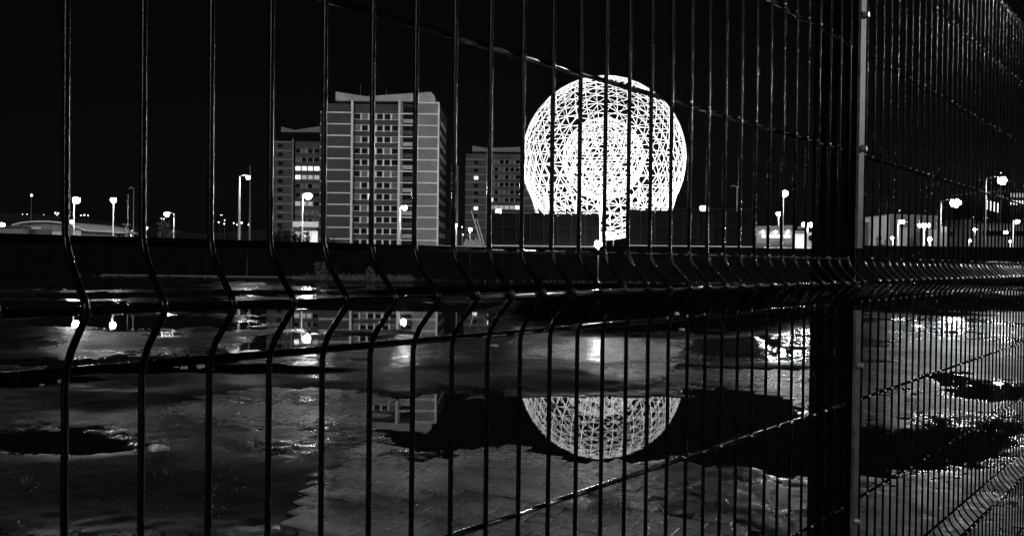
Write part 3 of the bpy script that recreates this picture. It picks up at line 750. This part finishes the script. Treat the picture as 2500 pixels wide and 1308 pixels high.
where = ['on the dark hill, leftmost of a pair','on the dark hill, right one of a pair','alone on the dark hill crest','brightest of three over the curved shed','right one of three over the curved shed','lowest of three over the curved shed',
 'leftmost of three right of the brightest lamp','middle of three right of the brightest lamp','rightmost of three right of the brightest lamp','leftmost in the hillside cluster left of the white pole','upper one over a pair in the hillside cluster','lower one under a pair in the hillside cluster',
 'high in the hillside cluster','just right of the highest hillside light','middle of the hillside cluster','beside the white tapering pole on its left','brightest right beside the white tapering pole','beside the grey unlit pole, lower','beside the grey unlit pole, upper',
 'left one under the lamp by the leafless tree','right one under the lamp by the leafless tree','beside the curved unlit pole, upper','low between the two unlit poles','at the wall top under the unlit poles','largest at the wall top near the second wire','right of the largest at the wall top',
 'at the wall top left of the unlit poles','at the wall top by the twin-headed lamp','over the wall by the twin-headed lamp','upper right of the low lamp between the towers','lower right of the low lamp between the towers','faint at the foot of the grey mast between the towers',
 'below the largest right-hand lamp','over the dark block on the right','left half of the pair above the grey wall','right half of the pair above the grey wall','just over the highest lit lamp','at the far right over the flat building','left one of two at the wall top on the far right','right one of two at the wall top on the far right']
for (px, py, s), wd in zip(dots, where):
    Y = 760 if (px < 620 and py < 552) else 200
    if py > 552 or px > 1000: Y = 185
    if 2190 < px < 2210: Y = 180
    p = P(px, py, Y); r = s * 1.5 / FPX * Y
    zf = p.z
    e = empty('distant_light', (p.x, Y, -.1), 0, 'small distant light ' + wd, 'distant light', 'small lights in the distance')
    MB().ball((0, 0, zf + .1), r, 8, 5).build('lamp_glass', M_DOT, e, True)
    MB().tube([(0, r, 0), (0, r, zf)], max(.05, r * .18), 5).build('pole', M_DPOLE, e)
p = P(77, 477, 820); e = empty('mast_light', (p.x, 820, 0), 0, 'single light on a faint mast over the left hill', 'mast')
MB().ball((0, 0, p.z), 1.1, 8, 5).build('lamp_glass', M_DOT, e, True)
MB().tube([(0, 0, 0), (0, 0, p.z - 1)], [1.2, .4], 5).build('mast', M_DPOLE, e)

# ---------------------------------------------------------------- trees and shrubs
def tree(px, Y, ytop, wpx, label, leaf, n=260, trunk=.12, cat='tree', name='tree', zbase=-.1, bare=False):
    hor = 627 + ROLL * (px - CX); k = Y / FPX
    H = EYE + (hor - ytop) * k - zbase; Wd = wpx * k / 2
    e = empty(name, ((px - CX) * k, Y, zbase), 0, label, cat, 'trees and shrubs beyond the yard')
    t = MB(); t.tube([(0, 0, 0), (.05 * H, 0, H * .35), (.0, .02 * H, H * .75)], [trunk, trunk * .7, trunk * .25], 6)
    tips = []
    for i in range(12 if not bare else 26):
        a = random.uniform(0, 6.28); z0 = random.uniform(.25, .7) * H; r = Wd * random.uniform(.5, .95)
        tip = (r * math.cos(a), r * math.sin(a), min(H * .97, z0 + H * random.uniform(.15, .35))); tips.append(tip)
        t.tube([(0, 0, z0), (tip[0] * .5, tip[1] * .5, (z0 + tip[2]) / 2 + .03 * H), tip], [trunk * .35, trunk * .2, trunk * .08], 4, cap=False)
    t.build('trunk', M_BARK, e)
    c = MB(); ls = .045 * H + .05
    for i in range(n):
        b = random.choice(tips); q = Vector(b) * random.uniform(.45, 1) + Vector((random.gauss(0, .16 * Wd), random.gauss(0, .16 * Wd), random.gauss(0, .09 * H) + H * .08))
        q.z = min(max(q.z, .12 * H), H * 1.02); s = ls * random.uniform(.5, 1.2)
        a = Vector((random.gauss(0, 1), random.gauss(0, 1), random.gauss(0, 1))).normalized() * s; d = a.cross(Vector((random.gauss(0, 1), random.gauss(0, 1), random.gauss(0, 1)))).normalized() * s * .6
        n0 = len(c.v); c.v += [tuple(q - a), tuple(q + d), tuple(q + a), tuple(q - d)]; c.f.append((n0, n0+1, n0+2, n0+3))
    me = bpy.data.meshes.new('crown'); me.from_pydata(c.v, [], c.f); me.materials.append(leaf); link('crown', me, e)
tree(675, 190, 550, 40, 'dark tree rising at the foot of the left tower', M_LEAFD, 900)
tree(697, 200, 565, 26, 'small dark tree right of the tallest dark one', M_LEAFD, 600)
tree(728, 215, 556, 34, 'tree against the lit shopfront, left of the lamp pole', M_LEAFD, 380)
tree(745, 240, 568, 26, 'pale leafy tree caught in the light before the shopfront', M_LEAFL, 380)  # paler leaf colour stands in for the light on this foliage
tree(803, 190, 575, 34, 'dark bush at the left foot of the tallest tower', M_LEAFD, 500)
tree(405, 172, 532, 44, 'thin leafless tree behind the lamp that reaches left', M_BARK, 160, bare=True, trunk=.09)
tree(290, 165, 566, 20, 'left scrubby shrub by the twin-headed lamp', M_LEAFD, 200, cat='shrub', name='shrub')
tree(345, 168, 572, 24, 'right scrubby shrub near the second fence wire', M_LEAFD, 200, cat='shrub', name='shrub')
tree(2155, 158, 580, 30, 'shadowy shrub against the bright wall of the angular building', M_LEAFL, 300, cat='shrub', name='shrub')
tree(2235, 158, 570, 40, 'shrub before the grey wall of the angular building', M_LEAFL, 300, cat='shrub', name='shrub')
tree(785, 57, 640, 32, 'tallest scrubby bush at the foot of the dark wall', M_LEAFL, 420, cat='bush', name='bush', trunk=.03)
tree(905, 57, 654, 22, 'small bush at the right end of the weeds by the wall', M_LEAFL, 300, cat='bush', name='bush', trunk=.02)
# weeds along the wall foot
wd = MB()
for i in range(1500):
    px = random.uniform(735, 1010) if i < 1100 else random.uniform(200, 1900)
    x = (px - CX) / FPX * 58 + random.gauss(0, .1); y = random.uniform(56, 59); h = random.uniform(.12, .5) * (1 if i < 1100 else .5)
    a = random.uniform(0, 3.14); dx, dy = .03 * math.cos(a), .03 * math.sin(a); n0 = len(wd.v)
    wd.v += [(x - dx, y - dy, 0), (x + dx, y + dy, 0), (x + random.gauss(0, .12), y, h)]; wd.f.append((n0, n0 + 1, n0 + 2))
tag(wd.build('verge_weeds', M_LEAFL), 'thin weeds along the foot of the far wall', 'weeds', None, 'stuff')
# kerb at the far edge of the yard
kz = empty('kerb', (P(620, 676, 60).x, 60.4, 0), 0, 'pale kerb line at the far edge of the yard', 'kerb')
for i in range(14):
    MB().box((-11 + i * 1.2, 0, -.02), (-11 + i * 1.2 + 1.17, .18, .12)).build('kerb_stone', M_COPE, kz)
for i in range(14):
    MB().box((5.8 + i * 1.2, 0, -.02), (5.8 + i * 1.2 + 1.17, .18, .10)).build('kerb_stone', M_CONC, kz)

# rubble heap and leaning poles
def heap():
    Y = 120; k = Y / FPX; x0 = (1155 - CX) * k
    e = empty('rubble_heap', (x0, Y, -.1), 0, 'pale floodlit rubble heap in front of the right tower', 'heap')
    m = MB(); n = 18; W = 27 * k; H = EYE + (626 - 588) * k + .1
    for i in range(n + 1):
        for j in range(n + 1):
            u, v = i / n * 2 - 1, j / n * 2 - 1; r = max(abs(u), abs(v))
            m.v.append((u * W + random.gauss(0, .06), v * W, max(0, H * min(1, 1.9 * (1 - r ** 2.5)) + (random.gauss(0, .12) if r < .95 else 0))))
    for i in range(n):
        for j in range(n): a = i * (n + 1) + j; m.f.append((a, a + 1, a + n + 2, a + n + 1))
    m.build('mound', M_SOIL, e)
heap()
for a, b, c, d, lb, r in [(1150, 513, 1176, 597, 'longer pale pole leaning over the rubble heap', .13), (1164, 535, 1182, 596, 'shorter pale pole leaning over the rubble heap', .10)]:
    p, q = P(a, b, 121), P(c, d, 121)
    e = empty('leaning_pole', (q.x, 121, 0), 0, lb, 'pole', 'poles leaning over the heap')
    MB().tube([(0, 0, -.1), (0, 0, q.z), (p.x - q.x, 0, p.z)], [r, r, r * .5], 6).build('shaft', M_RAIL, e)
    MB().ball((p.x - q.x, 0, p.z), r * 1.2, 6, 4).build('tip', M_SHELL, e)

# ---------------------------------------------------------------- litter, stones, weeds in the yard
def gh(x, y): return float(height(np.array([x]), np.array([y]))[0])
def rock(px, py, s, label, m=M_STONE, flat=.6):
    p = G(px, py); z = gh(p.x, p.y); k = p.y / FPX * s / 2
    b = bmesh.new(); bmesh.ops.create_icosphere(b, subdivisions=2, radius=1)
    for v in b.verts:
        f = 1 + random.uniform(-.16, .16); v.co = Vector((max(-.8, min(.8, v.co.x * f)) * k, max(-.8, min(.8, v.co.y * f)) * k, max(-.6, min(.75, v.co.z * f)) * k * flat))
    me = bpy.data.meshes.new('stone'); b.to_mesh(me); b.free(); me.materials.append(m)
    o = link('stone', me, None, (p.x, p.y, max(z, 0) + k * flat * .45)); o.rotation_euler.z = random.uniform(0, 6); tag(o, label, 'stone', 'loose stones in the yard')
rock(449, 904, 19, 'pale broken block on the left, left one of two side by side')
rock(490, 899, 22, 'pale broken block on the left, right one of two side by side')
rock(152, 939, 24, 'pale flat brick beside the leftmost fence wire', flat=.5)
rock(430, 899, 14, 'small pale stone left of the two broken blocks')
rock(103, 946, 12, 'dim little stone left of the pale flat brick')
rock(1205, 848, 26, 'low pale lump at the near edge of the far puddle', flat=.35)
rock(1650, 774, 18, 'pale stone on the dark bank right of the fold')
rock(1665, 812, 16, 'small rubble piece below the dark bank')
rock(918, 940, 8, 'tiny pale pebble alone on the grey concrete')
rock(910, 1049, 20, 'flat pale chip by the left end of the globe puddle', flat=.25)
rock(1505, 1020, 9, 'small dark stone poking from the globe reflection', M_GRIT)
rock(1352, 989, 14, 'dark stone at the far rim of the globe puddle', M_GRIT)
rock(1845, 1190, 10, 'little pale stone near the lower dark puddle')
rock(1850, 1208, 7, 'tiny stone just below another near the dark puddle')
rock(1935, 1275, 16, 'pale scrap low beside the dark post', flat=.3)
rock(2118, 1277, 10, 'pale chip low just right of the post', flat=.3)
rock(800, 850, 34, 'long pale slab edge behind the fourth wire', flat=.2)
rock(880, 876, 60, 'broad flat slab lying left of centre', M_GRIT, flat=.12)
# bottle
p = G(386, 1106); z = gh(p.x, p.y)
e = empty('plastic_bottle', (p.x, p.y, max(z, 0) + .034), .12, 'crushed clear plastic bottle lying on the dark ground', 'bottle')
MB().tube([(-.075,0,0),(-.065,0,0),(-.02,0,0),(.03,0,0),(.05,0,0),(.07,0,0),(.078,0,0)], [.022,.031,.03,.032,.026,.014,.013], 12).build('body', M_PLAST, e, True)
MB().tube([(-.045,0,0),(.005,0,0)], .0335, 12).build('label_band', M_RAIL, e, True)
MB().tube([(.078,0,0),(.094,0,0)], .016, 10).build('cap', M_SHELL, e, True)
# plank
p, q = G(2211, 972), G(2234, 961)
pk = MB().tube([(0,0,0), ((q.x-p.x),(q.y-p.y),.02)], .022, 4).build('wood_batten', M_STONE); pk.location = (p.x, p.y, max(gh(p.x,p.y),0)+.03)
tag(pk, 'short pale batten lying beyond the mesh on the right', 'batten')
def tuft(px, py, hpx, wpx, label, n=70, m=M_WEED):
    n = max(int(n * .45), 12)
    p = G(px, py); z = max(gh(p.x, p.y), -.01); k = p.y / FPX
    t = MB(); t.v.append((0, 0, .002))
    for i in range(n):
        a = random.uniform(0, 6.28); r0 = wpx * k * .5 * random.random() ** .7; L = hpx * k * random.uniform(.4, 1.0)
        x, y = r0 * math.cos(a), r0 * math.sin(a); lean = random.uniform(.1, .8); b = random.uniform(0, 6.28); wd_ = .0016
        q1 = (x + L * lean * .35 * math.cos(b), y + L * lean * .35 * math.sin(b), L * .6); q2 = (x + L * lean * math.cos(b), y + L * lean * math.sin(b), L * (1 - lean * .35))
        n0 = len(t.v); t.v += [(x - wd_, y, 0), (x + wd_, y, 0), (q1[0] + wd_ * .7, q1[1], q1[2]), (q1[0] - wd_ * .7, q1[1], q1[2]), q2]
        t.f += [(n0, n0+1, n0+2, n0+3), (n0+3, n0+2, n0+4), (0, n0, n0+1)]
    me = bpy.data.meshes.new('weed_tuft'); me.from_pydata(t.v, [], t.f); me.materials.append(m)
    o = link('weed_tuft', me, None, (p.x, p.y, z)); tag(o, label, 'weed', 'weeds growing in the yard')
tuft(415, 1012, 34, 60, 'thin upright weeds beside the diamond-shaped damp patch')
tuft(825, 1118, 52, 90, 'spindly grass tuft left of centre above the paving', 90)
tuft(1492, 1255, 44, 110, 'dense low weed clump on the paving under the small puddle', 260)
tuft(1585, 955, 26, 14, 'lone stalk standing beyond the globe puddle', 10)
tuft(400, 1085, 22, 50, 'sparse weeds just above the plastic bottle', 40)
tuft(545, 1135, 20, 30, 'small sprig right of the plastic bottle', 16)
tuft(615, 1085, 26, 60, 'pair of bent sprigs between the third and fourth wires', 24)
tuft(410, 1160, 16, 50, 'low sprigs below the bottle', 24)
tuft(60, 1180, 30, 40, 'tiny sprigs near the lower left edge', 14)
tuft(700, 1060, 22, 80, 'sparse grass at the edge of the bare paving', 50)
tuft(960, 985, 24, 60, 'thin grass at the left tip of the globe puddle', 40)
tuft(1180, 862, 12, 110, 'low dark weeds between the two middle puddles', 90)
# silt bank vegetation and grit
vg = MB()
cnt = 0
while cnt < 5200:
    px = random.uniform(1180, 2600); py = random.uniform(697, 828) if px < 2050 else random.uniform(700, 772)
    p = G(px, py)
    if p.y > 60: continue
    r = ((px - 1620) / 440) ** 2 + ((py - 762) / 62) ** 2; r2 = ((px - 2260) / 380) ** 2 + ((py - 738) / 32) ** 2
    if min(r, r2) > 1: continue
    cnt += 1
    h = random.uniform(.03, .14); a = random.uniform(0, 3.14); wv_ = .012
    n0 = len(vg.v); vg.v += [(p.x - wv_ * math.cos(a), p.y - wv_ * math.sin(a), 0.0), (p.x + wv_ * math.cos(a), p.y + wv_ * math.sin(a), 0.0), (p.x + random.gauss(0, .04), p.y, h + .04)]; vg.f.append((n0, n0+1, n0+2))
tag(vg.build('rough_grass', mat('unlit_grass', 0.005, 0.8, 0.5, 2, spec=0.05)), 'rough dark grass on the bank beyond the globe puddle', 'grass', None, 'stuff')  # grass colour darkened so the bank looks unlit
gr = MB(); ns = 4200
gp = np.stack([rng.uniform(-150, 2650, ns * 2), rng.uniform(860, 1308, ns * 2)], 1)
xs = []; c = 0
for px, py in gp:
    if c >= ns: break
    p = G(px, py)
    xs.append((p.x, p.y)); c += 1
xs = np.array(xs); hz = height(xs[:, 0], xs[:, 1]); dens = fbm(xs[:, 0] * .8, xs[:, 1] * .8, 4, 77)
for (x, y), z, d in zip(xs, hz, dens):
    if z < -.008 or random.random() > .5 + 2.2 * d: continue
    s = random.uniform(.003, .011) * (1 + .02 * y)
    n0 = len(gr.v)
    o3 = [Vector((random.uniform(-1, 1), random.uniform(-1, 1), 0)) * s * .3 for _ in range(5)]
    for q, dv in enumerate([(1, 0, 0), (0, 1, 0), (-1, 0, 0), (0, -1, 0), (0, 0, .9)]):
        gr.v.append((x + dv[0] * s + o3[q].x, y + dv[1] * s + o3[q].y, z + dv[2] * s - (.002 if q < 4 else 0)))
    gr.f += [(n0, n0+1, n0+4), (n0+1, n0+2, n0+4), (n0+2, n0+3, n0+4), (n0+3, n0, n0+4)]
me = bpy.data.meshes.new('grit'); me.from_pydata(gr.v, [], gr.f); me.materials.append(M_GRIT)
tag(link('grit', me), 'wet grit and pebbles scattered over the yard', 'grit', None, 'stuff')

# ---------------------------------------------------------------- mesh fence
VPX = 3045.0; TH = math.atan((VPX - CX) / FPX); FD = 0.571
dv = Vector((math.sin(TH), math.cos(TH), 0)); nv = Vector((math.cos(TH), -math.sin(TH), 0))      # along the fence; towards the camera
Z0 = FPX * FD / (math.cos(TH) * (VPX - 160)); F0 = Vector(((160 - CX) / FPX * Z0, Z0, 0))
SLOPE = -0.003
def FP(s, off, zrel): return F0 + dv * s + nv * off + Vector((0, 0, EYE - .0113 + SLOPE * s + zrel))
BOT, TOP = -1.60, 1.10
prof = [(0, BOT)]
folds = [(-1.325, -1.40), (-.655, -.73), (.012, -.062), (.905, .83)]
for t, b in sorted(folds, key=lambda f: f[0]):
    m = (t + b) / 2; d = .033
    prof += [(0, b - .012), (.003, b), (.009, b + .010), (d - .004, m - .006), (d, m), (d - .004, m + .006), (.009, t - .010), (.003, t), (0, t + .012)]
prof += [(0, TOP)]
rows_rel = [-1.58, -1.408, -1.363, -1.318, -1.125, -.93, -.738, -.693, -.648, -.455, -.258, -.0665, -.025, .019, .222, .424, .625, .822, .868, .913, 1.085]
def row_off(z):
    for t, b in folds:
        if b - .003 < z < t + .003: return .033
    return 0.0
Bas = Matrix(((dv.x, nv.x, 0), (dv.y, nv.y, 0), (0, 0, 1)))
wire_pts = [Vector((0, o, z)) for o, z in prof]
wire_me = MB().tube(wire_pts, .0025, 10).mesh('vertical_wire', M_WIRE)
for p_ in wire_me.polygons: p_.use_smooth = True
def panel(s0, s1, label, turn=0.0):
    n = int(round((s1 - s0) / .05)); org = FP(s0, 0, 0)
    e = empty('mesh_fence', org, -(TH) + turn + math.pi / 2, label, 'fence panel', 'welded mesh panels of the fence')
    for i in range(n + 1):
        w_ = link('vertical_wire', wire_me, e, (i * .05, 0, SLOPE * i * .05))
        w_.rotation_euler = (0, 0, math.pi)
        w_.rotation_euler.z += random.gauss(0, .01)
    L = n * .05
    for z in rows_rel:
        off = -(row_off(z)) + .0053
        m = MB().tube([(-.02, off, z + SLOPE * -.02), (L + .02, off, z + SLOPE * (L + .02))], .0031, 10).build('horizontal_wire', M_WIREH, e, True)
    wb = MB()
    for z in rows_rel:
        for i in range(n + 1):
            if s0 + i * .05 < .75: continue
            wb.ball((i * .05 + random.gauss(0, .0012), -row_off(z) + .0015 - random.uniform(0, .004), z + SLOPE * i * .05 + .003), random.uniform(.0014, .0027) * (1 if i * .05 + s0 > 1.5 else .8), 6, 4, (1.5, 1, 1))
    wb.build('glint_beads', M_GLINT, e, True)['kind'] = 'stuff'  # beads at the welds, added to give the wires beaded glints
    return e
# local frame of a panel: x along the fence, -y towards the camera
panel(1.40 - 2.5, 1.40, 'near mesh panel filling the left and middle, its wires wide apart', 0)
panel(1.49, 1.49 + 2.5, 'mesh panel right of the post, receding to the right edge', math.radians(.5))
def post(s, label):
    e = empty('fence_post', FP(s, -.0, -EYE + .0113 - SLOPE * s), -TH + math.pi / 2, label, 'fence post', 'posts of the mesh fence')
    H = 2.85
    b = MB()
    b.box((-.031, .012, -.05), (.031, .074, H)); b.build('box_section', M_POST, e)
    MB().box((-.034, .009, H), (.034, .077, H + .012)).build('post_cap', M_POST, e)
    zs = [(EYE + a - .01, EYE + b_ - .01) for a, b_ in [(.035, .80), (-.635, -.085), (-1.30, -.755), (.93, 1.09)]]
    for a, b_ in zs:
        MB().box((-.014, -.0085, a), (.014, -.0035, b_)).build('clamp_bar', M_CLAMP, e)
    for z in (EYE + .215, EYE + .47, EYE - .20, EYE - .50, EYE + .72, EYE - .95):
        bo = MB().tube([(0, -.018, z), (0, -.0088, z)], [.005, .0075], 8)
        bo.build('bolt', M_BOLT, e)
post(1.445, 'dark square post with pale clamp bars at right of centre')
post(1.445 + 2.63, 'fence post at the far end of the right panel')
post(1.445 - 2.59, 'fence post behind the left edge of the view')
